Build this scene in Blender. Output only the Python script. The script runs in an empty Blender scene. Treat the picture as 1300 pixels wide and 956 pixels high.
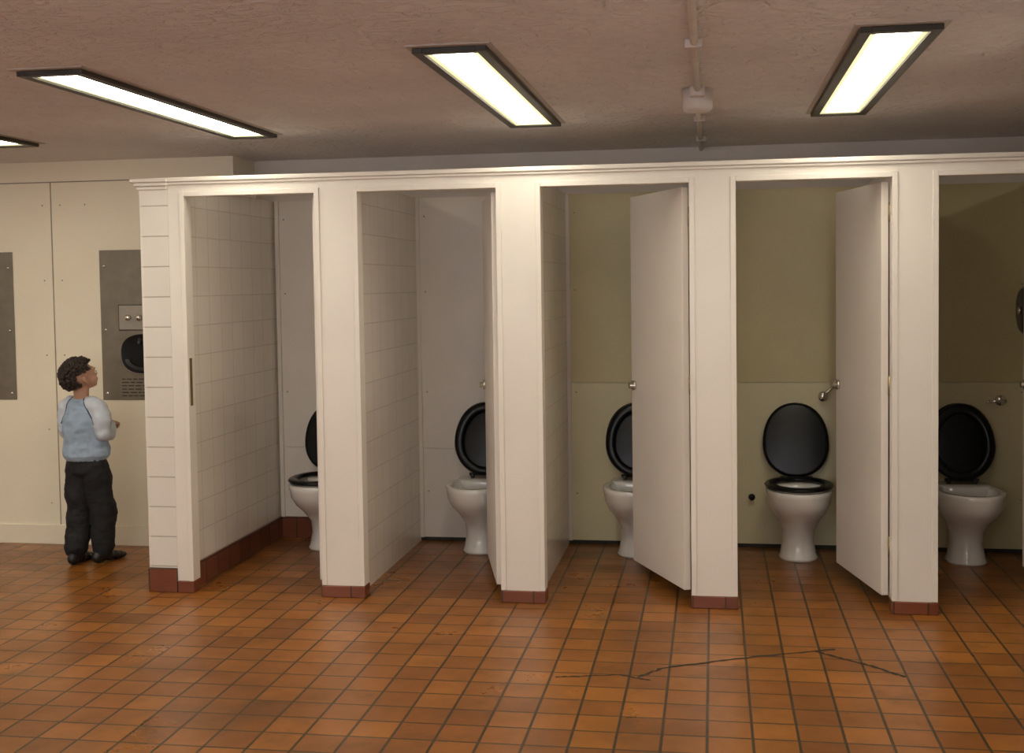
import bpy, bmesh, math, random
import numpy as np
from mathutils import Vector, Matrix, Euler
random.seed(7)
sc=bpy.context.scene
sc.view_settings.view_transform='Standard'
sc.view_settings.look='None'
sc.view_settings.exposure=0.03
COL=sc.collection

# ------------------------------------------------------------------ materials
def newmat(name):
    m=bpy.data.materials.new(name); m.use_nodes=True
    nt=m.node_tree; b=nt.nodes['Principled BSDF']; return m,nt,b
def N(nt,t,**k):
    n=nt.nodes.new(t)
    for a,v in k.items(): setattr(n,a,v)
    return n
def L(nt,a,b): nt.links.new(a,b)
def paint(name,col,rough=.4,var=.08,scale=3.0,bump=.05,bscale=60,metal=0,coat=0,spec=.5,dirt=None,dscale=1.2):
    m,nt,b=newmat(name)
    tc=N(nt,'ShaderNodeTexCoord')
    no=N(nt,'ShaderNodeTexNoise'); no.inputs['Scale'].default_value=scale; no.inputs['Detail'].default_value=6
    L(nt,tc.outputs['Object'],no.inputs['Vector'])
    cr=N(nt,'ShaderNodeValToRGB')
    c=np.array(col)
    cr.color_ramp.elements[0].position=.3; cr.color_ramp.elements[1].position=.7
    lo=c*(1-var) if dirt is None else np.array(dirt)
    cr.color_ramp.elements[0].color=(*lo,1); cr.color_ramp.elements[1].color=(*np.minimum(c*(1+var*.5),1),1)
    L(nt,no.outputs['Fac'],cr.inputs['Fac']); L(nt,cr.outputs['Color'],b.inputs['Base Color'])
    b.inputs['Roughness'].default_value=rough; b.inputs['Metallic'].default_value=metal
    b.inputs['Coat Weight'].default_value=coat; b.inputs['Specular IOR Level'].default_value=spec
    if bump>0:
        n2=N(nt,'ShaderNodeTexNoise'); n2.inputs['Scale'].default_value=bscale; n2.inputs['Detail'].default_value=3
        L(nt,tc.outputs['Object'],n2.inputs['Vector'])
        bp=N(nt,'ShaderNodeBump'); bp.inputs['Strength'].default_value=bump; bp.inputs['Distance'].default_value=.01
        L(nt,n2.outputs['Fac'],bp.inputs['Height']); L(nt,bp.outputs['Normal'],b.inputs['Normal'])
    return m
def tiles(name,c1,c2,mortar,size,axes,rough=.2,msize=.004,offs=(0,0),bumpd=.002,var=.3,mort_var=None,offset=0.0,rvar=0.0,stain=None):
    m,nt,b=newmat(name)
    tc=N(nt,'ShaderNodeTexCoord'); sp=N(nt,'ShaderNodeSeparateXYZ'); L(nt,tc.outputs['Object'],sp.inputs[0])
    cb=N(nt,'ShaderNodeCombineXYZ')
    for i,a in enumerate(axes):
        ad=N(nt,'ShaderNodeMath',operation='ADD'); ad.inputs[1].default_value=offs[i]+60*size
        L(nt,sp.outputs['XYZ'.index(a)],ad.inputs[0]); L(nt,ad.outputs[0],cb.inputs[i])
    br=N(nt,'ShaderNodeTexBrick'); br.offset=offset; br.offset_frequency=2; br.squash=1
    L(nt,cb.outputs[0],br.inputs['Vector'])
    br.inputs['Scale'].default_value=1; br.inputs['Brick Width'].default_value=size; br.inputs['Row Height'].default_value=size
    br.inputs['Mortar Size'].default_value=msize; br.inputs['Mortar Smooth'].default_value=.3
    br.inputs['Color1'].default_value=(*c1,1); br.inputs['Color2'].default_value=(*c2,1); br.inputs['Mortar'].default_value=(*mortar,1)
    no=N(nt,'ShaderNodeTexNoise'); no.inputs['Scale'].default_value=2.2; no.inputs['Detail'].default_value=7; no.inputs['Roughness'].default_value=.65
    L(nt,tc.outputs['Object'],no.inputs['Vector'])
    mr=N(nt,'ShaderNodeMapRange'); mr.inputs['From Min'].default_value=.3; mr.inputs['From Max'].default_value=.7
    mr.inputs['To Min'].default_value=1-var; mr.inputs['To Max'].default_value=1+var*.3
    L(nt,no.outputs['Fac'],mr.inputs['Value'])
    mx=N(nt,'ShaderNodeVectorMath',operation='SCALE')
    L(nt,br.outputs['Color'],mx.inputs[0]); L(nt,mr.outputs[0],mx.inputs['Scale'])
    out=mx.outputs[0]
    if stain:
        for sc_n,lo,hi,amt in ((4.5,.54,.74,.6),(.9,.50,.68,.45)):
            ns=N(nt,'ShaderNodeTexNoise'); ns.inputs['Scale'].default_value=sc_n; ns.inputs['Detail'].default_value=8; ns.inputs['Roughness'].default_value=.65
            L(nt,tc.outputs['Object'],ns.inputs['Vector'])
            r=N(nt,'ShaderNodeMapRange'); r.interpolation_type='SMOOTHSTEP'
            r.inputs['From Min'].default_value=lo; r.inputs['From Max'].default_value=hi; r.inputs['To Max'].default_value=amt
            L(nt,ns.outputs['Fac'],r.inputs['Value'])
            mm=N(nt,'ShaderNodeMixRGB'); mm.inputs[2].default_value=(*stain,1)
            L(nt,r.outputs[0],mm.inputs[0]); L(nt,out,mm.inputs[1]); out=mm.outputs[0]
    L(nt,out,b.inputs['Base Color'])
    if rvar:
        m2=N(nt,'ShaderNodeMapRange'); m2.inputs['From Min'].default_value=.15; m2.inputs['From Max'].default_value=.85
        m2.inputs['To Min'].default_value=rough+rvar; m2.inputs['To Max'].default_value=rough
        L(nt,no.outputs['Fac'],m2.inputs['Value']); L(nt,m2.outputs[0],b.inputs['Roughness'])
    else: b.inputs['Roughness'].default_value=rough
    ma=N(nt,'ShaderNodeMath',operation='MULTIPLY'); ma.inputs[1].default_value=-1; L(nt,br.outputs['Fac'],ma.inputs[0])
    bp=N(nt,'ShaderNodeBump'); bp.inputs['Strength'].default_value=.4; bp.inputs['Distance'].default_value=bumpd
    L(nt,ma.outputs[0],bp.inputs['Height'])
    n3=N(nt,'ShaderNodeTexNoise'); n3.inputs['Scale'].default_value=6; n3.inputs['Detail'].default_value=1; L(nt,tc.outputs['Object'],n3.inputs['Vector'])
    bp2=N(nt,'ShaderNodeBump'); bp2.inputs['Strength'].default_value=.25; bp2.inputs['Distance'].default_value=.004
    L(nt,n3.outputs['Fac'],bp2.inputs['Height']); L(nt,bp.outputs['Normal'],bp2.inputs['Normal'])
    L(nt,bp2.outputs['Normal'],b.inputs['Normal'])
    return m
M_post=paint('cream_gloss_paint',(.82,.76,.68),.35,.05,2.0,.04)
M_door=paint('door_paint',(.81,.745,.67),.38,.06,2.0,.04)
M_lwall=paint('left_wall_paint',(.91,.83,.65),.45,.05,1.5,.04)
M_bwall=paint('back_wall_paint',(.70,.64,.58),.5,.08,1.5,.05)
M_pink=paint('panel_pinkish',(.83,.76,.68),.4,.07,2.0,.04)
M_olive=paint('panel_olive',(.66,.575,.32),.4,.12,1.6,.05)
M_oliveL=paint('panel_olive_lower',(.76,.69,.45),.4,.10,1.6,.05)
M_olive2=paint('panel_olive_shaded',(.52,.44,.22),.4,.12,1.6,.05)  # same olive, with the weaker light of the last stall put into the colour
M_olive_shadeL=paint('panel_olive_shaded_lower',(.60,.52,.30),.4,.12,1.6,.05)  # lower board, likewise darkened to stand in for less light
M_plain=paint('plain_wall',(.78,.73,.66),.5,.05,1.5,.04)
M_frame=paint('dark_frame',(.035,.028,.02),.45,.3,8,.0)
M_plate=paint('ceiling_plate',(.50,.45,.41),.5,.1,6,.0)
M_steel=paint('brushed_steel',(.235,.205,.155),.45,.15,12,.03,200,metal=.45)
M_steel2=paint('control_plate_steel',(.36,.33,.27),.4,.1,12,.02,200,metal=.5)
M_chrome=paint('chrome',(.7,.68,.62),.15,.05,8,0,metal=1)
M_brass=paint('brass',(.35,.27,.12),.35,.2,20,0,metal=.9)
M_black=paint('black_plastic',(.004,.004,.004),.28,.1,5,.0,spec=.3)
M_dgrey=paint('dark_grey_plastic',(.03,.03,.03),.35,.1,5,.0)
M_porc=paint('porcelain',(.84,.81,.75),.1,.02,3,.0,coat=.5)
M_water=paint('pan_water',(.35,.36,.3),.05,.02,3,.0)
M_cond=paint('conduit_paint',(.66,.60,.56),.45,.08,10,.03)
M_grout=paint('dark_grout',(.035,.03,.02),.7,.3,20,.2,80)
M_seam=paint('seam_brown',(.34,.28,.20),.7,.2,10,0)  # flat brown for board joints and screw heads
M_ink=paint('printed_ink',(.03,.025,.02),.6,.1,10,0)
M_tileYZ=tiles('white_tile_side',(.85,.79,.70),(.82,.76,.67),(.66,.60,.52),.152,'YZ',rough=.18,msize=.0025,var=.06,offs=(.04,.02),bumpd=.0012)
M_tileXZ=tiles('white_tile_front',(.82,.77,.69),(.80,.75,.67),(.48,.42,.35),.152,'XZ',rough=.2,msize=.0035,var=.06,offs=(2.84,.02))
M_floor=tiles('quarry_tile_floor',(.39,.140,.020),(.25,.084,.013),(.055,.032,.012),.152,'XY',rough=.2,msize=.0058,var=.38,offset=0.0,rvar=.25,offs=(.03,.05),stain=(.085,.040,.012))
M_redX=tiles('red_skirting_tile_front',(.22,.065,.03),(.16,.045,.022),(.07,.035,.02),.152,'XZ',rough=.25,msize=.004,var=.2,offs=(2.84,.03))
M_redY=tiles('red_skirting_tile_side',(.20,.06,.03),(.14,.04,.02),(.06,.03,.02),.152,'YZ',rough=.25,msize=.004,var=.2,offs=(.04,.03))
# ceiling : worn artex plaster
M_ceil,nt,b=newmat('artex_ceiling')
tc=N(nt,'ShaderNodeTexCoord')
n1=N(nt,'ShaderNodeTexNoise'); n1.inputs['Scale'].default_value=1.3; n1.inputs['Detail'].default_value=8
L(nt,tc.outputs['Object'],n1.inputs['Vector'])
cr=N(nt,'ShaderNodeValToRGB'); cr.color_ramp.elements[0].position=.3; cr.color_ramp.elements[1].position=.72
cr.color_ramp.elements[0].color=(.70,.67,.69,1); cr.color_ramp.elements[1].color=(.84,.81,.82,1)
L(nt,n1.outputs['Fac'],cr.inputs['Fac']); L(nt,cr.outputs['Color'],b.inputs['Base Color']); b.inputs['Roughness'].default_value=.55
n2=N(nt,'ShaderNodeTexNoise'); n2.inputs['Scale'].default_value=16; n2.inputs['Detail'].default_value=4; n2.inputs['Distortion'].default_value=1.2
L(nt,tc.outputs['Object'],n2.inputs['Vector'])
cr2=N(nt,'ShaderNodeValToRGB'); cr2.color_ramp.elements[0].position=.42; cr2.color_ramp.elements[1].position=.64
L(nt,n2.outputs['Fac'],cr2.inputs['Fac'])
bp=N(nt,'ShaderNodeBump'); bp.inputs['Strength'].default_value=.9; bp.inputs['Distance'].default_value=.012
L(nt,cr2.outputs['Color'],bp.inputs['Height']); L(nt,bp.outputs['Normal'],b.inputs['Normal'])
# lamp diffuser
def lampmat(name,strength,col):
    m,nt,b=newmat(name)
    b.inputs['Base Color'].default_value=(.8,.78,.6,1); b.inputs['Emission Color'].default_value=(*col,1)
    b.inputs['Emission Strength'].default_value=strength; return m
M_lamp=lampmat('fluorescent_diffuser',15.0,(1,.935,.78))
M_lampe=lampmat('fluorescent_diffuser_edge',.85,(1,.93,.50))
M_fill=lampmat('added_fill_glow',4.6,(.88,.92,1.0))  # glow of the unseen panels, added to brighten the room with cool light

# ------------------------------------------------------------------ mesh helpers
def mkobj(name,verts,faces,mat,parent=None,smooth=False):
    me=bpy.data.meshes.new(name); me.from_pydata([tuple(v) for v in verts],[],faces); me.update()
    ob=bpy.data.objects.new(name,me); COL.objects.link(ob)
    if mat: me.materials.append(mat)
    if smooth:
        for p in me.polygons: p.use_smooth=True
    if parent: ob.parent=parent
    return ob
def empty(name,loc=(0,0,0)):
    e=bpy.data.objects.new(name,None); COL.objects.link(e); e.location=loc; e.empty_display_size=.1
    bpy.context.view_layer.update(); return e
def boxdata(x0,x1,y0,y1,z0,z1):
    v=[(x0,y0,z0),(x1,y0,z0),(x1,y1,z0),(x0,y1,z0),(x0,y0,z1),(x1,y0,z1),(x1,y1,z1),(x0,y1,z1)]
    f=[(0,3,2,1),(4,5,6,7),(0,1,5,4),(1,2,6,5),(2,3,7,6),(3,0,4,7)]
    return v,f
def boxes(name,lst,mat,parent=None,bevel=0):
    V=[];F=[]
    for b in lst:
        v,f=boxdata(*b); o=len(V); V+=v; F+=[tuple(i+o for i in q) for q in f]
    ob=mkobj(name,V,F,mat,parent)
    if bevel:
        m=ob.modifiers.new('bev','BEVEL'); m.width=bevel; m.segments=2; m.limit_method='ANGLE'
    return ob
def box(name,x0,x1,y0,y1,z0,z1,mat,parent=None,bevel=0): return boxes(name,[(x0,x1,y0,y1,z0,z1)],mat,parent,bevel)
def loft(name,rings,mat,parent=None,cap0=True,cap1=True,smooth=True,sub=0):
    n=len(rings[0]); V=[p for r in rings for p in r]; F=[]
    for i in range(len(rings)-1):
        for j in range(n):
            a=i*n+j; b_=i*n+(j+1)%n; F.append((a,b_,b_+n,a+n))
    if cap0: F.append(tuple(range(n))[::-1])
    if cap1: F.append(tuple((len(rings)-1)*n+j for j in range(n)))
    ob=mkobj(name,V,F,mat,parent,smooth)
    bm=bmesh.new(); bm.from_mesh(ob.data); bmesh.ops.recalc_face_normals(bm,faces=bm.faces); bm.to_mesh(ob.data); bm.free()
    if smooth:
        for p in ob.data.polygons: p.use_smooth=True
    if sub:
        m=ob.modifiers.new('s','SUBSURF'); m.levels=sub; m.render_levels=sub
    return ob
def tube(name,pts,r,mat,parent=None,n=12):
    pts=[Vector(p) for p in pts]; rings=[]
    rs=r if isinstance(r,(list,tuple)) else [r]*len(pts)
    for i,p in enumerate(pts):
        d=(pts[min(i+1,len(pts)-1)]-pts[max(i-1,0)]).normalized()
        u=d.cross(Vector((0,0,1)) if abs(d.z)<.9 else Vector((1,0,0))).normalized(); w=d.cross(u)
        rings.append([p+rs[i]*(math.cos(2*math.pi*k/n)*u+math.sin(2*math.pi*k/n)*w) for k in range(n)])
    return loft(name,rings,mat,parent)
def ball(name,c,r,mat,parent=None,seg=20):
    bm=bmesh.new(); bmesh.ops.create_uvsphere(bm,u_segments=seg,v_segments=seg//2,radius=1)
    me=bpy.data.meshes.new(name); bm.to_mesh(me); bm.free()
    rr=r if isinstance(r,(tuple,list)) else (r,r,r)
    for v in me.vertices: v.co=Vector((v.co.x*rr[0]+c[0],v.co.y*rr[1]+c[1],v.co.z*rr[2]+c[2]))
    for p in me.polygons: p.use_smooth=True
    ob=bpy.data.objects.new(name,me); COL.objects.link(ob); me.materials.append(mat)
    if parent: ob.parent=parent
    return ob

# ------------------------------------------------------------------ constants
D=5.68; DB=7.031; DL=6.698; HC=2.31; HH=2.094; HO=2.002
XL,XR,YN=-6.6,3.2,-1.6
op=[(-2.605,-1.923),(-1.71,-1.019),(-.81,-.107),(.101,.803),(.999,1.70)]

# ------------------------------------------------------------------ room shell
box('floor',XL-.1,XR+.1,YN-.1,DB+.1,-.1,0,M_floor)
box('ceiling',XL-.1,XR+.1,YN-.1,DB+.1,HC,HC+.1,M_ceil)
box('wall_back',-2.76,XR+.1,DB,DB+.1,0,HC,M_bwall)
box('wall_left_recess',XL-.1,-2.76,DL,DB+.1,0,HC,M_lwall)
box('wall_left',XL-.1,XL,YN,DL,0,HC,M_plain)
box('wall_behind',XL-.1,XR+.1,YN-.1,YN,0,HC,M_plain)
box('wall_far_right',XR,XR+.1,YN,DB,0,HC,M_plain)
box('wall_right',1.075,1.2,YN,4.42,0,HC,M_post,bevel=.004)
# added glowing panels behind the camera, unseen fill for ceiling and posts
for k,(a,c) in enumerate([(-5.6,-3.6),(-3.0,-1.0),(-.9,.9)]):
    e=empty('window_%d'%(k+1))
    box('fill_glow_pane',a+.05,c-.05,YN+.01,YN+.02,1.15,2.05,M_fill,e)
    boxes('window_frame',[(a,a+.05,YN,YN+.04,1.1,2.1),(c-.05,c,YN,YN+.04,1.1,2.1),(a+.05,c-.05,YN,YN+.04,1.1,1.15),(a+.05,c-.05,YN,YN+.04,2.05,2.1),((a+c)/2-.02,(a+c)/2+.02,YN,YN+.04,1.15,2.05)],M_post,e)
# partitions
box('wall_tiled_end',-2.83,-2.64,D+.012,DB,0,2.06,M_tileYZ)
pr=[(-1.885,-1.75),(-.985,-.85),(-.075,.06),(.83,.96),(1.73,1.865)]
for i,(a,c) in enumerate(pr):
    box('wall_partition_%d'%(i+1),a,c,D+.06,DB,0,2.06,M_tileYZ if i<2 else M_door)
# stall front frame
fr=empty('stall_front_frame')
posts=[(-2.69,-2.605),(-1.923,-1.71),(-1.019,-.81),(-.107,.101),(.803,.999),(1.70,1.90)]
boxes('posts',[(a,c,D,D+.07,.055,HO+.01) for a,c in posts],M_post,fr)
box('header',-2.69,XR,D+.001,D+.071,HO,HH-.02,M_post,fr)
boxes('top_moulding',[(-2.70,XR,D-.022,D+.08,HH-.022,HH),(-2.70,XR,D-.012,D+.075,HH-.036,HH-.022)],M_post,fr,.004)
arch=[]
for a,c in op:
    arch+=[(a-.022,a+.003,D-.009,D+.074,.06,HO+.022),(c-.003,c+.022,D-.009,D+.074,.06,HO+.022),(a+.003,c-.003,D-.0085,D+.0735,HO-.003,HO+.0215)]
boxes('architraves',arch,M_post,fr,.002)
box('strike_plate',op[0][0]+.002,op[0][0]+.006,D+.01,D+.035,.95,1.19,M_brass,fr)
box('wall_beyond_stalls',1.90,XR,D,D+.07,0,HO,M_post)
# tiled column at the end
ce=empty('tiled_end_column')
box('column_tiles',-2.83,-2.69,D,D+.012,.10,2.06,M_tileXZ,ce)
box('column_tile_edges',-2.842,-2.83,D,D+.15,.10,2.06,M_tileYZ,ce)
boxes('column_cap',[(-2.875,-2.68,D-.035,D+.10,HH-.022,HH-.002),(-2.862,-2.685,D-.022,D+.09,HH-.04,HH-.022),(-2.85,-2.69,D-.01,D+.08,HH-.058,HH-.04)],M_post,ce,.004)
box('wall_end_capping',-2.85,-2.62,D+.10,DB-.34,2.06,2.085,M_post,bevel=.003)
# bases
box('baseboard_column',-2.845,-2.69,D-.012,D+.14,0,.125,M_redX,bevel=.004)
boxes('baseboard_posts',[(-2.688,-2.60,D-.012,D+.075,0,.06)]+[(a-.006,c+.006,D-.012,D+.08,0,.058) for a,c in posts[1:]],M_redX,bevel=.004)
box('baseboard_stall_side',-2.64,-2.628,D+.075,DB,0,.13,M_redY,bevel=.003)
box('baseboard_stall_back',-2.628,-1.885,DB-.014,DB,0,.13,M_redX,bevel=.003)
box('baseboard_recess',XL,-2.845,DL-.012,DL,0,.118,M_lwall,bevel=.003)
box('baseboard_stalls',-1.75,1.73,DB-.012,DB,0,.022,M_grout)
box('trim_1',-3.922,-3.916,DL-.002,DL,.118,HC-.12,M_seam)
box('trim_2',-5.139,-5.133,DL-.002,DL,.118,HC-.12,M_seam)
box('trim_3',XL,-2.845,DL-.0025,DL,HC-.125,HC-.119,M_seam)
sc_=[]
for x in (-3.86,-3.975,-3.70,-3.05):
    for z in (.25,.7,1.15,1.6,2.05):
        if x>-3.75 and z>.7 and z<2: continue
        sc_.append((x-.004,x+.004,DL-.003,DL,z-.004,z+.004))
boxes('wall_screws',sc_,M_seam,bevel=.002)
pan=[(-2.628,-1.885,M_pink,M_pink),(-1.75,-.985,M_pink,M_pink),(-.85,-.075,M_olive,M_oliveL),(.06,.83,M_olive,M_oliveL),(.96,1.73,M_olive2,M_olive_shadeL)]
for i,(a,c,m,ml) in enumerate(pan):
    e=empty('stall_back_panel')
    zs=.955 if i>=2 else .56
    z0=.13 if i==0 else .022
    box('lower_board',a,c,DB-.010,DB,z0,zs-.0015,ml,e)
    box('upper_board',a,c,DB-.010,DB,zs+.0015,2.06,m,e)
    ss=[]
    for z in (.3,.9,1.5,1.95):
        for x in (a+.05,c-.05): ss.append((x-.004,x+.004,DB-.013,DB-.009,z-.004,z+.004))
    boxes('screws',ss,M_seam,e)
    if i in (0,1,2):
        boxes('corner_batten',[(a,a+.022,DB-.03,DB-.010,z0,2.06)],M_door if i else M_pink,e,.002)
        
# ------------------------------------------------------------------ doors
def door(i,ang):
    hx=op[i][1]-.006; hy=D+.077; w=.675; t=.034
    e=empty('door_%d'%(i+1),(hx,hy,0)); 
    box('leaf',-t,0,0.004,w,.065,1.985,M_door,e,.003)
    for sgn,x in ((-1,-t),(1,0)):
        tube('lock_knob',[(x,w-.045,1.0),(x+sgn*.012,w-.045,1.0),(x+sgn*.014,w-.045,1.0),(x+sgn*.03,w-.045,1.0)],[.026,.026,.012,.016],M_chrome,e,16)
    box('latch_plate',-t-.001,.001,w-.001,w+.002,.95,1.05,M_chrome,e)
    for z in (.25,1.0,1.8): tube('hinge',[(.002,-.002,z),(.002,-.002,z+.09)],.006,M_brass,e,8)
    tube('coat_hook',[(0,.3,1.7),(.03,.3,1.69),(.045,.3,1.72)],.005,M_chrome,e,8)
    e.rotation_euler=(0,0,math.radians(ang))
for i,a in enumerate([13,14.5,25,12,10]): door(i,a)

# ------------------------------------------------------------------ toilets
def egg(cx,cy,z,a,bf,bb,n=40,p=2.15):
    r=[]
    for k in range(n):
        t=2*math.pi*k/n; s,c=math.sin(t),math.cos(t)
        x=a*math.copysign(abs(s)**(2/p),s); y=(bb if c>0 else bf)*math.copysign(abs(c)**(2/p),c)
        r.append(Vector((cx+x,cy+y,z)))
    return r
def ringmesh(name,a_o,bf_o,bb_o,w,th,mat,parent,M=Matrix()):
    n=48; prof=[]
    for k in range(10):
        t=2*math.pi*k/10; prof.append((.5+.5*math.cos(t)*(1),.5*math.sin(t)))
    V=[];F=[]
    for k in range(n):
        t=2*math.pi*k/n; s,c=math.sin(t),math.cos(t)
        for (u,h) in prof:
            inn=w*(1-u)
            x=(a_o-inn)*s; y=((bb_o-inn*.9) if c>0 else (bf_o-inn))*c
            V.append(M@Vector((x,y,h*th)))
    m=len(prof)
    for k in range(n):
        for j in range(m):
            F.append((k*m+j,k*m+(j+1)%m,((k+1)%n)*m+(j+1)%m,((k+1)%n)*m+j))
    ob=mkobj(name,V,F,mat,parent,True)
    bm=bmesh.new(); bm.from_mesh(ob.data); bmesh.ops.recalc_face_normals(bm,faces=bm.faces); bm.to_mesh(ob.data); bm.free()
    return ob
def toilet(x,seat_down,rot=0):
    e=empty('toilet',(x,6.70,0))
    R=[egg(0,.09,0,.105,.125,.16),egg(0,.09,.012,.108,.128,.16),egg(0,.09,.03,.098,.118,.15),
       egg(0,.09,.10,.085,.10,.15),egg(0,.08,.17,.090,.105,.16),egg(0,.05,.23,.118,.15,.18),
       egg(0,.02,.28,.150,.195,.20),egg(0,0,.33,.168,.220,.21),egg(0,0,.375,.174,.230,.215),egg(0,0,.398,.178,.236,.215),
       egg(0,0,.405,.172,.230,.21),egg(0,0,.405,.145,.20,.175),egg(0,0,.395,.135,.19,.165),egg(0,0,.34,.13,.18,.155),
       egg(0,.01,.27,.10,.13,.13),egg(0,.03,.22,.06,.07,.09)]
    loft('pan',R,M_porc,e,True,True)
    loft('rear_platform',[egg(0,.19,.20,.09,.08,.09,24,3.5),egg(0,.19,.33,.12,.10,.09,24,3.5),egg(0,.19,.398,.15,.11,.10,24,4),egg(0,.19,.406,.145,.105,.095,24,4)],M_porc,e)
    tube('outlet_pipe',[(0,.15,.16),(0,.24,.17),(0,.318,.18)],[.05,.055,.055],M_porc,e,20)
    tube('flush_pipe',[(0,.27,.30),(0,.318,.30)],[.025,.025],M_porc,e,16)
    mkobj('water',egg(0,.02,.275,.098,.128,.128),[tuple(range(40))],M_water,e)
    for sx in (-.07,.07):
        tube('hinge',[(sx,.205,.40),(sx,.205,.43)],.012,M_dgrey,e,10)
    tube('hinge_bar',[(-.09,.212,.425),(.09,.212,.425)],.009,M_dgrey,e,10)
    hz=.412
    Ml=Matrix.Translation((0,.205,hz))@Matrix.Rotation(math.radians(-(90+12)),4,'X')@Matrix.Translation((0,-.205,0))
    def T(ring): return [Ml@v for v in ring]
    loft('lid',[T(egg(0,0,-.004,.165,.215,.170)),T(egg(0,0,-.002,.180,.232,.185)),T(egg(0,0,.008,.184,.236,.188)),T(egg(0,0,.018,.178,.228,.182)),T(egg(0,0,.025,.14,.185,.145)),T(egg(0,0,.027,.06,.09,.06))],M_black,e)
    if seat_down:
        ringmesh('seat',.186,.238,.205,.062,.028,M_black,e,Matrix.Translation((0,0,.424)))
    else:
        Ms=Matrix.Translation((0,.188,hz))@Matrix.Rotation(math.radians(-(90+10)),4,'X')@Matrix.Translation((0,-.205,0))
        ringmesh('seat',.180,.232,.195,.055,.024,M_black,e,Ms)
    e.rotation_euler=(0,0,math.radians(rot))
    return e
toilet(-2.265,True); toilet(-1.335,False); toilet(-.44,False); toilet(.455,True,0); toilet(1.345,False)
def lever(x,z,up=True):
    e=empty('flush_lever')
    y=DB-.010
    tube('escutcheon',[(x+.07,y,z+.065),(x+.07,y-.012,z+.065)],[.03,.027],M_chrome,e,20)
    tube('spindle',[(x+.07,y-.01,z+.065),(x+.07,y-.05,z+.065)],.009,M_chrome,e)
    if up: tube('arm',[(x+.075,y-.05,z+.068),(x+.03,y-.055,z+.03),(x,y-.055,z+.002)],[.011,.010,.013],M_chrome,e)
    else: tube('arm',[(x+.09,y-.05,z+.065),(x+.04,y-.055,z+.067),(x,y-.055,z+.062)],[.009,.007,.008],M_chrome,e)
    if up: ball('grip',(x-.004,y-.055,z-.004),(.027,.022,.030),M_chrome,e)
    else: ball('grip',(x-.004,y-.055,z+.062),(.014,.01,.009),M_chrome,e)
lever(.61,.885); lever(1.50,.79,False); lever(-.27,.885); lever(-2.08,.885)
e=empty('pipe_stub'); tube('pipe',[(.21,DB-.01,.30),(.21,DB-.05,.30)],.012,M_chrome,e); tube('cap',[(.21,DB-.045,.30),(.21,DB-.065,.30)],[.02,.018],M_black,e)
e=empty('toilet_roll_dispenser')
tube('drum',[(1.73,6.8,1.36),(1.64,6.8,1.36),(1.622,6.8,1.36)],[.13,.13,.112],M_dgrey,e,36)
tube('key_knob',[(1.623,6.8,1.36),(1.605,6.8,1.36)],[.022,.018],M_chrome,e,16)
box('roll_slot',1.65,1.71,6.70,6.90,1.225,1.25,M_porc,e,.005)

# ------------------------------------------------------------------ wall dispensers
def washer(x0,detail=True):
    e=empty('hand_dryer_panel',(x0+.3,DL-.01,1.3))
    y=DL-.001; x1=x0+.60; K=[]
    K.append(box('face_plate',x0,x1,y-.006,y,.88,1.775,M_steel,None,.002))
    for x in (x0+.03,x1-.03):
        for z in (.92,1.68,1.3):
            K.append(tube('screw',[(x,y-.006,z),(x,y-.009,z)],[.009,.007],M_chrome,None,10))
    K.append(box('plate_gasket',x0+.115,x0+.485,y-.009,y-.006,1.295,1.45,M_frame,None))
    K.append(box('control_plate',x0+.12,x0+.48,y-.014,y-.008,1.30,1.445,M_steel2,None,.003))
    for x in (x0+.18,x0+.25,x0+.35,x0+.42):
        K.append(tube('push_button',[(x,y-.014,1.372),(x,y-.022,1.372),(x,y-.034,1.372)],[.019,.019,.014],M_chrome,None,18))
    cx=x0+.30; cz=1.155; a=.18; b_=.125
    def rr(sx,sz,yy,p=2.7):
        return [Vector((cx+sx*math.copysign(abs(math.cos(t))**(2/p),math.cos(t)),yy,cz+sz*math.copysign(abs(math.sin(t))**(2/p),math.sin(t)))) for t in [2*math.pi*k/40 for k in range(40)]]
    K.append(loft('niche_lip',[rr(a,b_,y-.006),rr(a,b_,y-.014),rr(a-.005,b_-.005,y-.016),rr(a-.008,b_-.008,y-.008)],M_steel,None,False,False))
    K.append(loft('niche_interior',[rr(a-.007,b_-.007,y-.011),rr(a-.03,b_-.03,y-.0075)],M_black,None,False,True))
    K.append(tube('nozzle',[(cx-.05,y-.01,cz+.09),(cx-.05,y-.03,cz+.06)],[.012,.009],M_dgrey,None,12))
    K.append(loft('lower_tray',[[Vector((cx+ (a-.03)*math.cos(t),y-.009-max(0,0.02*math.sin(-t)),cz-.03+.07*math.sin(t))) for t in [math.pi+math.pi*k/16 for k in range(17)]],
                       [Vector((cx+ (a-.06)*math.cos(t),y-.012-max(0,0.02*math.sin(-t)),cz-.03+.05*math.sin(t))) for t in [math.pi+math.pi*k/16 for k in range(17)]]],M_dgrey,None,False,False))
    tx=[]
    rnd=random.Random(3)
    for k in range(6):
        z=1.005-k*.02; x=x0+.125
        while x<x0+.46:
            w=rnd.uniform(.015,.045); tx.append((x,min(x+w,x0+.475),y-.0068,y-.006,z-.003,z+.003)); x+=w+.009
    K.append(boxes('instruction_text',tx,M_ink,None))
    for o in K:
        o.data.transform(Matrix.Translation(-e.location)); o.parent=e
washer(-3.615); washer(-4.78)

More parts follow.
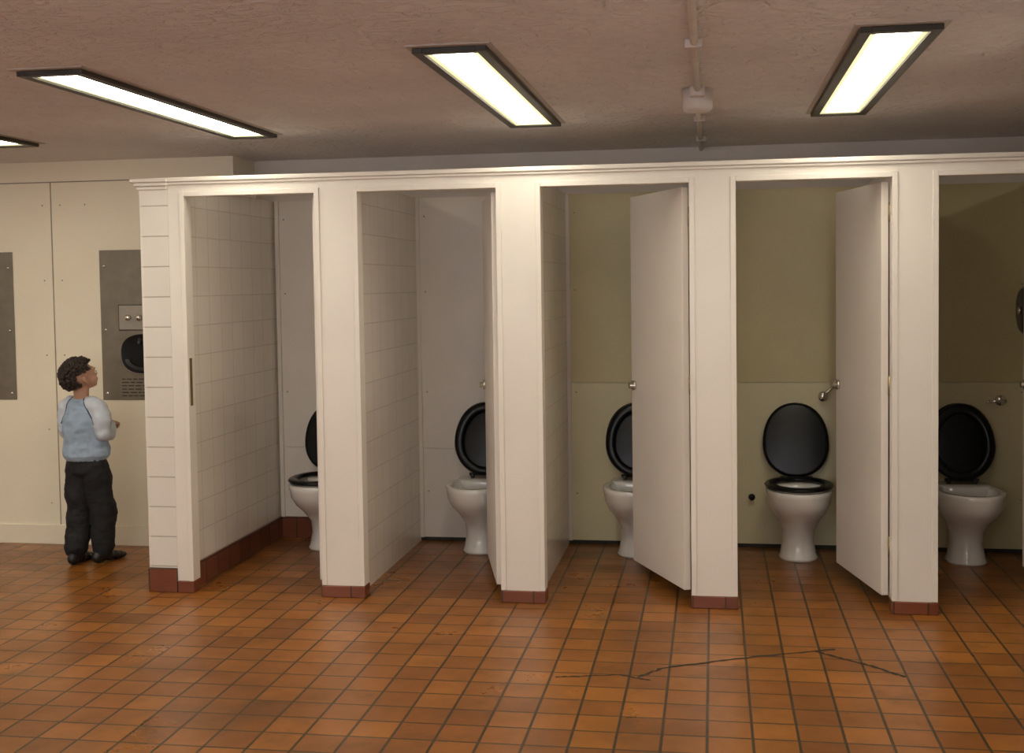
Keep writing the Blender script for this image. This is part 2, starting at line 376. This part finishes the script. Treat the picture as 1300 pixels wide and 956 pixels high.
# ------------------------------------------------------------------ ceiling lamps
def fixture(x,y0,y1,w=.245):
    e=empty('fluorescent_ceiling_light')
    z=HC; b_=.034; t=.022
    box('mounting_plate',x-.018,x+w+.018,y0-.03,y1+.03,z-.004,z,M_plate,e)
    boxes('frame',[(x,x+b_,y0,y1,z-t,z-.004),(x+w-b_,x+w,y0,y1,z-t,z-.004),(x+b_,x+w-b_,y0,y0+b_,z-t,z-.004),(x+b_,x+w-b_,y1-b_,y1,z-t,z-.004)],M_frame,e,.002)
    box('diffuser_edge',x+b_,x+w-b_,y0+b_,y1-b_,z-.014,z-.004,M_lampe,e)
    box('diffuser',x+b_+.022,x+w-b_-.022,y0+b_+.03,y1-b_-.06,z-.016,z-.014,M_lamp,e)
adj={0:(0,3.826,5.75),-1:(-.035,3.90,5.80),-2:(.06,3.86,5.82),1:(0,3.826,5.73),-3:(.06,3.86,5.82)}
for k in range(-3,2):
    dx,a,c=adj[k]
    fixture(-.958+1.404*k+dx,a,c)
for k in range(-3,2):
    fixture(-.958+1.404*k,.2,2.18)
fixture(2.2,3.826,5.75)

e=empty('ceiling_conduit')
tube('pipe_far',[(-.064,7.03,HC-.012),(-.060,4.99,HC-.012)],.0125,M_cond,e)
tube('pipe_near',[(-.058,4.88,HC-.012),(-.054,3.3,HC-.012),(-.05,-1.6,HC-.012)],.0125,M_cond,e)
tube('junction_box',[(-.059,4.935,HC),(-.059,4.935,HC-.075),(-.059,4.935,HC-.088)],[.062,.060,.050],M_cond,e,28)
boxes('junction_spouts',[(-.088,-.030,4.83,5.04,HC-.040,HC-.0)],M_cond,e,.006)
boxes('saddle_clips',[(-.085,-.03,yy,yy+.02,HC-.028,HC) for yy in (3.9,5.7,6.5,2.8)],M_cond,e,.003)

def strip(pts,w,name,parent):
    V=[];F=[]
    rnd=random.Random(5); P=[]
    for a,c in zip(pts[:-1],pts[1:]):
        n=14
        for k in range(n):
            t=k/n; P.append(Vector((a[0]+(c[0]-a[0])*t+rnd.uniform(-.004,.004),a[1]+(c[1]-a[1])*t+rnd.uniform(-.004,.004),0)))
    P.append(Vector((*pts[-1],0)))
    for i,p in enumerate(P):
        d=(P[min(i+1,len(P)-1)]-P[max(i-1,0)]).normalized(); s=Vector((-d.y,d.x,0)); ww=w*rnd.uniform(.6,1.2)
        V+=[p+s*ww/2+Vector((0,0,.0012)),p-s*ww/2+Vector((0,0,.0012))]
    for i in range(len(P)-1): F.append((2*i,2*i+1,2*i+3,2*i+2))
    return mkobj(name,V,F,M_grout,parent)
e=empty('floor_crack')
strip([(-.62,4.60),(-.38,4.66),(-.25,4.61)],.013,'line_a',e)
strip([(-.30,4.64),(-.212,4.76),(.10,4.93),(.49,5.092)],.016,'line_b',e)
strip([(.40,5.06),(.60,4.90),(.724,4.768)],.018,'line_c',e)

# ------------------------------------------------------------------ boy
M_skin=paint('boy_skin',(.52,.30,.20),.5,.06,12,.02,150)
M_shirt=paint('sweatshirt_blue',(.33,.43,.55),.85,.10,9,.15,90)
M_sleeve=paint('sweatshirt_sleeve',(.56,.61,.68),.85,.08,9,.15,90)
M_navy=paint('navy_piping',(.04,.06,.11),.8,.1,10,0)
M_trs=paint('black_trousers',(.010,.010,.012),.8,.3,10,.3,50)
M_shoe=paint('black_shoes',(.012,.011,.011),.4,.2,10,.05)
M_hair=paint('brown_curly_hair',(.026,.014,.008),.6,.5,60,.5,150)
M_eye=paint('eye_white',(.7,.68,.64),.2,.02,5,0)
M_iris=paint('iris_brown',(.03,.015,.008),.1,.1,5,0)
boy=empty('boy_standing',(-3.485,6.245,0))
boy_yaw=math.radians(-10)
M_lip=paint('lips',(.42,.18,.14),.45,.05,10,0)
prim=[]
I3=np.eye(3)
def E(c,r,lab,Rm=I3):
    r=(r,r,r) if not isinstance(r,(tuple,list)) else r
    prim.append((np.array(c,float),np.array(r,float),Rm,lab))
def limb(pts,lab,step=.3):
    for (p,r),(q,s) in zip(pts[:-1],pts[1:]):
        p,q=np.array(p,float),np.array(q,float); d=np.linalg.norm(q-p); n=max(2,int(d/(min(r,s)*step)))
        for k in range(n+1):
            t=k/n; E(p+(q-p)*t,r+(s-r)*t,lab)
lf=(-.066,-.02); rf=(.060,.050)
limb([((-.054,0,.545),.078),((-.064,.005,.42),.075),((-.069,.012,.30),.071),((-.069,-.005,.17),.067),((lf[0],lf[1]-.005,.095),.066)],'trs')
limb([((.054,0,.545),.078),((.060,.02,.42),.075),((.066,.042,.30),.071),((.064,.045,.17),.067),((rf[0],rf[1]-.005,.095),.066)],'trs')
for z in np.linspace(.53,.62,8): E((0,0,z),(.120,.088,.05),'trs')
for (fx,fy),rt in ((lf,.12),(rf,-.2)):
    c,s=math.cos(rt),math.sin(rt); Rm=np.array([[c,-s,0],[s,c,0],[0,0,1]])
    for yy,rx,rz in ((-.045,.030,.034),(-.015,.032,.036),(.03,.033,.030),(.07,.036,.026),(.10,.033,.022),(.118,.028,.018)):
        o=Rm@np.array([0,yy,0]); E((fx+o[0],fy+o[1],rz),(rx,.036,rz),'shoe',Rm)
prof=[(.600,.130,.098,.0),(.615,.140,.106,.0),(.64,.141,.107,0),(.70,.134,.103,-.002),(.76,.131,.100,-.006),(.82,.130,.094,-.012),(.855,.125,.085,-.016),(.88,.110,.074,-.020)]
zz=[p[0] for p in prof]
for z in np.linspace(.600,.88,36):
    E((0,np.interp(z,zz,[p[3] for p in prof]),z),(np.interp(z,zz,[p[1] for p in prof]),np.interp(z,zz,[p[2] for p in prof]),.028),'shirt')
limb([((-.062,-.024,.895),.054),((.062,-.024,.895),.054)],'shirt')
E((0,-.026,.925),(.056,.052,.03),'shirt')
limb([((.106,-.02,.875),.053),((.134,-.03,.81),.049),((.142,-.030,.745),.046),((.132,.025,.735),.043),((.104,.075,.765),.038)],'sleeve')
limb([((-.104,-.02,.875),.053),((-.124,-.015,.81),.048),((-.126,-.005,.745),.045),((-.112,.045,.730),.043),((-.066,.105,.755),.038)],'sleeve')
limb([((.002,-.028,.90),.043),((.006,-.036,.95),.041),((.008,-.038,1.0),.043)],'skin')
def hand(wx,wy,wz,sx):
    limb([((wx,wy-.02,wz),.023),((wx-sx*.008,wy+.015,wz+.002),.021)],'skin')
    E((wx-sx*.018,wy+.040,wz+.002),(.024,.032,.014),'skin')
    for k,(ln) in enumerate((.030,.034,.032,.025)):
        bx=wx-sx*.018+sx*(.019-.0125*k); by=wy+.068-(.004*abs(k-1.5)); bz=wz+.003
        limb([((bx,by-.012,bz),.0072),((bx-sx*.004,by+ln*.45,bz-.006),.0066),((bx-sx*.010,by+ln*.60,bz-.022),.0062),((bx-sx*.014,by+ln*.30,bz-.032),.0056)],'skin')
    limb([((wx-sx*.036,wy+.03,wz),.0090),((wx-sx*.050,wy+.052,wz+.002),.0078),((wx-sx*.052,wy+.072,wz-.003),.0065)],'skin')
hand(.094,.098,.778,1); hand(-.056,.130,.765,-1)
# head
hy,hp=math.radians(-32),math.radians(22)
HM=(Matrix.Translation((.014,-.038,1.050))@Matrix.Rotation(hy,4,'Z')@Matrix.Rotation(hp,4,'X'))
HR=np.array(HM.to_3x3())
def H(c): v=HM@Vector(c); return (v.x,v.y,v.z)
def EH(c,r,lab='skin'): E(H(c),r,lab,HR)
EH((0,-.012,.028),(.073,.082,.074))
EH((0,.022,.000),(.063,.060,.066))
EH((0,.030,-.034),(.052,.044,.038))
EH((0,.048,-.056),(.024,.019,.017))
EH((-.034,.040,-.026),(.029,.029,.028)); EH((.034,.040,-.026),(.029,.029,.028))
EH((0,.072,.024),(.040,.011,.018))
EH((0,.079,.000),(.008,.007,.014)); EH((0,.084,-.010),(.009,.008,.007))
EH((-.008,.081,-.012),(.006,.006,.005)); EH((.008,.081,-.012),(.006,.006,.005))
for s in (-1,1):
    EH((s*.072,-.006,-.003),(.008,.015,.024)); EH((s*.078,-.012,.003),(.008,.013,.020)); EH((s*.072,.0,-.019),(.006,.008,.009))
EH((0,.074,-.034),(.017,.008,.005),'lip'); EH((0,.072,-.041),(.014,.008,.005),'lip')
ico=bmesh.new(); bmesh.ops.create_icosphere(ico,subdivisions=3,radius=1)
iv=np.array([v.co[:] for v in ico.verts]); ifc=[[v.index for v in f.verts] for f in ico.faces]; ico.free()
V=[];F=[]
for c,r,Rm,lab in prim:
    o=len(V); V+=[tuple(x) for x in (iv*r)@Rm.T+c]; F+=[tuple(i+o for i in f) for f in ifc]
tmp=mkobj('tmp_body',V,F,None)
rm=tmp.modifiers.new('r','REMESH'); rm.mode='VOXEL'; rm.voxel_size=.0034; rm.use_smooth_shade=True
sm=tmp.modifiers.new('s','SMOOTH'); sm.iterations=5; sm.factor=.5
dg=bpy.context.evaluated_depsgraph_get()
me=bpy.data.meshes.new_from_object(tmp.evaluated_get(dg)); me.name='body'
bpy.data.objects.remove(tmp)
body=bpy.data.objects.new('body',me); COL.objects.link(body); body.parent=boy
mats={'skin':M_skin,'trs':M_trs,'shirt':M_shirt,'sleeve':M_sleeve,'shoe':M_shoe,'lip':M_lip,'navy':M_navy}
me.materials.clear(); keys=list(mats)
for k in keys: me.materials.append(mats[k])
cen=np.empty(len(me.polygons)*3); me.polygons.foreach_get('center',cen); cen=cen.reshape(-1,3)
dist={k:np.full(len(cen),9.0) for k in keys}
for c,r,Rm,lab in prim:
    q=(cen-c)@Rm; k=np.linalg.norm(q/r,axis=1); g=np.linalg.norm(q/(r*r),axis=1)+1e-9
    d=k*(k-1)/g; dist[lab]=np.minimum(dist[lab],d)
arr=np.stack([dist[k] for k in keys]); idx=arr.argmin(0)
si,sl,nv=keys.index('shirt'),keys.index('sleeve'),keys.index('navy')
# raglan cut: seam runs diagonally from the collar to the armpit
cloth=(idx==si)|(idx==sl)
rag=np.abs(cen[:,0])-(.042+(.94-cen[:,2])*.52)
up=cloth&(cen[:,2]>.795)
idx[up&(rag>0)]=sl; idx[up&(rag<=0)]=si
idx[up&(np.abs(rag)<.0035)]=nv
# second piping line running down the outside of the sleeve
me.polygons.foreach_set('material_index',idx.astype(np.int32)); me.polygons.foreach_set('use_smooth',[True]*len(cen)); me.update()
from mathutils import noise
vl=np.zeros(len(me.vertices),int)
for p,i in zip(me.polygons,idx):
    for v in p.vertices: vl[v]=i
nr=[Vector(v.normal) for v in me.vertices]
for v in me.vertices:
    k=keys[vl[v.index]]
    if k in ('shirt','sleeve','trs','navy'):
        q=Vector((v.co.x*7+v.co.z*5,v.co.y*7,v.co.z*(11 if k!='trs' else 10)-v.co.x*4))
        v.co+=nr[v.index]*(noise.noise(q)*.011+noise.noise(q*2.7)*.005)
for s in (-1,1):
    c=H((s*.028,.068,.006)); ball('eye',c,.012,M_eye,boy); c=H((s*.028,.0775,.007)); ball('iris',c,.005,M_iris,boy)
    a=[H((s*.014,.083,.024)),H((s*.028,.081,.029)),H((s*.042,.073,.025))]; tube('eyebrow',a,[.0025,.003,.002],M_hair,boy,6)
V=[];F=[]; ico=bmesh.new(); bmesh.ops.create_icosphere(ico,subdivisions=2,radius=1)
iv=np.array([v.co[:] for v in ico.verts]); ifc=[[v.index for v in f.verts] for f in ico.faces]; ico.free()
rnd=random.Random(11)
def curl(c,r):
    global V,F
    o=len(V); R3=np.array(Euler((rnd.uniform(0,3),rnd.uniform(0,3),rnd.uniform(0,3))).to_matrix())
    rad=np.array([r,r*rnd.uniform(.6,1),r*rnd.uniform(.5,.9)])
    V+=[tuple(x) for x in (iv*rad)@R3.T+np.array(c)]; F+=[tuple(i+o for i in f) for f in ifc]
cnt=0
while cnt<1400:
    d=Vector((rnd.gauss(0,1),rnd.gauss(0,1),rnd.gauss(0,1))).normalized()
    if d.z<-.68: continue
    if d.y>.50 and d.z<.50: continue
    if d.y>.10 and d.z<.12: continue
    if abs(d.x)>.74 and d.z<.12 and d.y>-.40: continue
    off=rnd.uniform(.0,.017)
    p=Vector((d.x*(.075+off),-.014+d.y*(.086+off),.030+d.z*(.076+off)))
    curl(H(p),rnd.uniform(.007,.012)); cnt+=1
hair=mkobj('curly_hair',V,F,M_hair,boy,True)
boy.rotation_euler=(0,0,boy_yaw)

# ------------------------------------------------------------------ world + camera
w=bpy.data.worlds.new('w'); sc.world=w; w.use_nodes=True
w.node_tree.nodes['Background'].inputs[0].default_value=(.02,.02,.02,1); w.node_tree.nodes['Background'].inputs[1].default_value=.2
f=1527.41; yaw,pitch,roll=.1663,.0474,-.0142
cam=bpy.data.cameras.new('camera'); co=bpy.data.objects.new('camera',cam); COL.objects.link(co)
cam.sensor_fit='HORIZONTAL'; cam.sensor_width=36; cam.lens=36*f/1300; cam.shift_y=-45/1300; cam.clip_start=.05
Rm=Matrix.Rotation(yaw,4,'Z')@Matrix.Rotation(math.pi/2-pitch,4,'X')@Matrix.Rotation(roll,4,'Z')
co.matrix_world=Matrix.Translation((0,0,1.54))@Rm
sc.camera=co
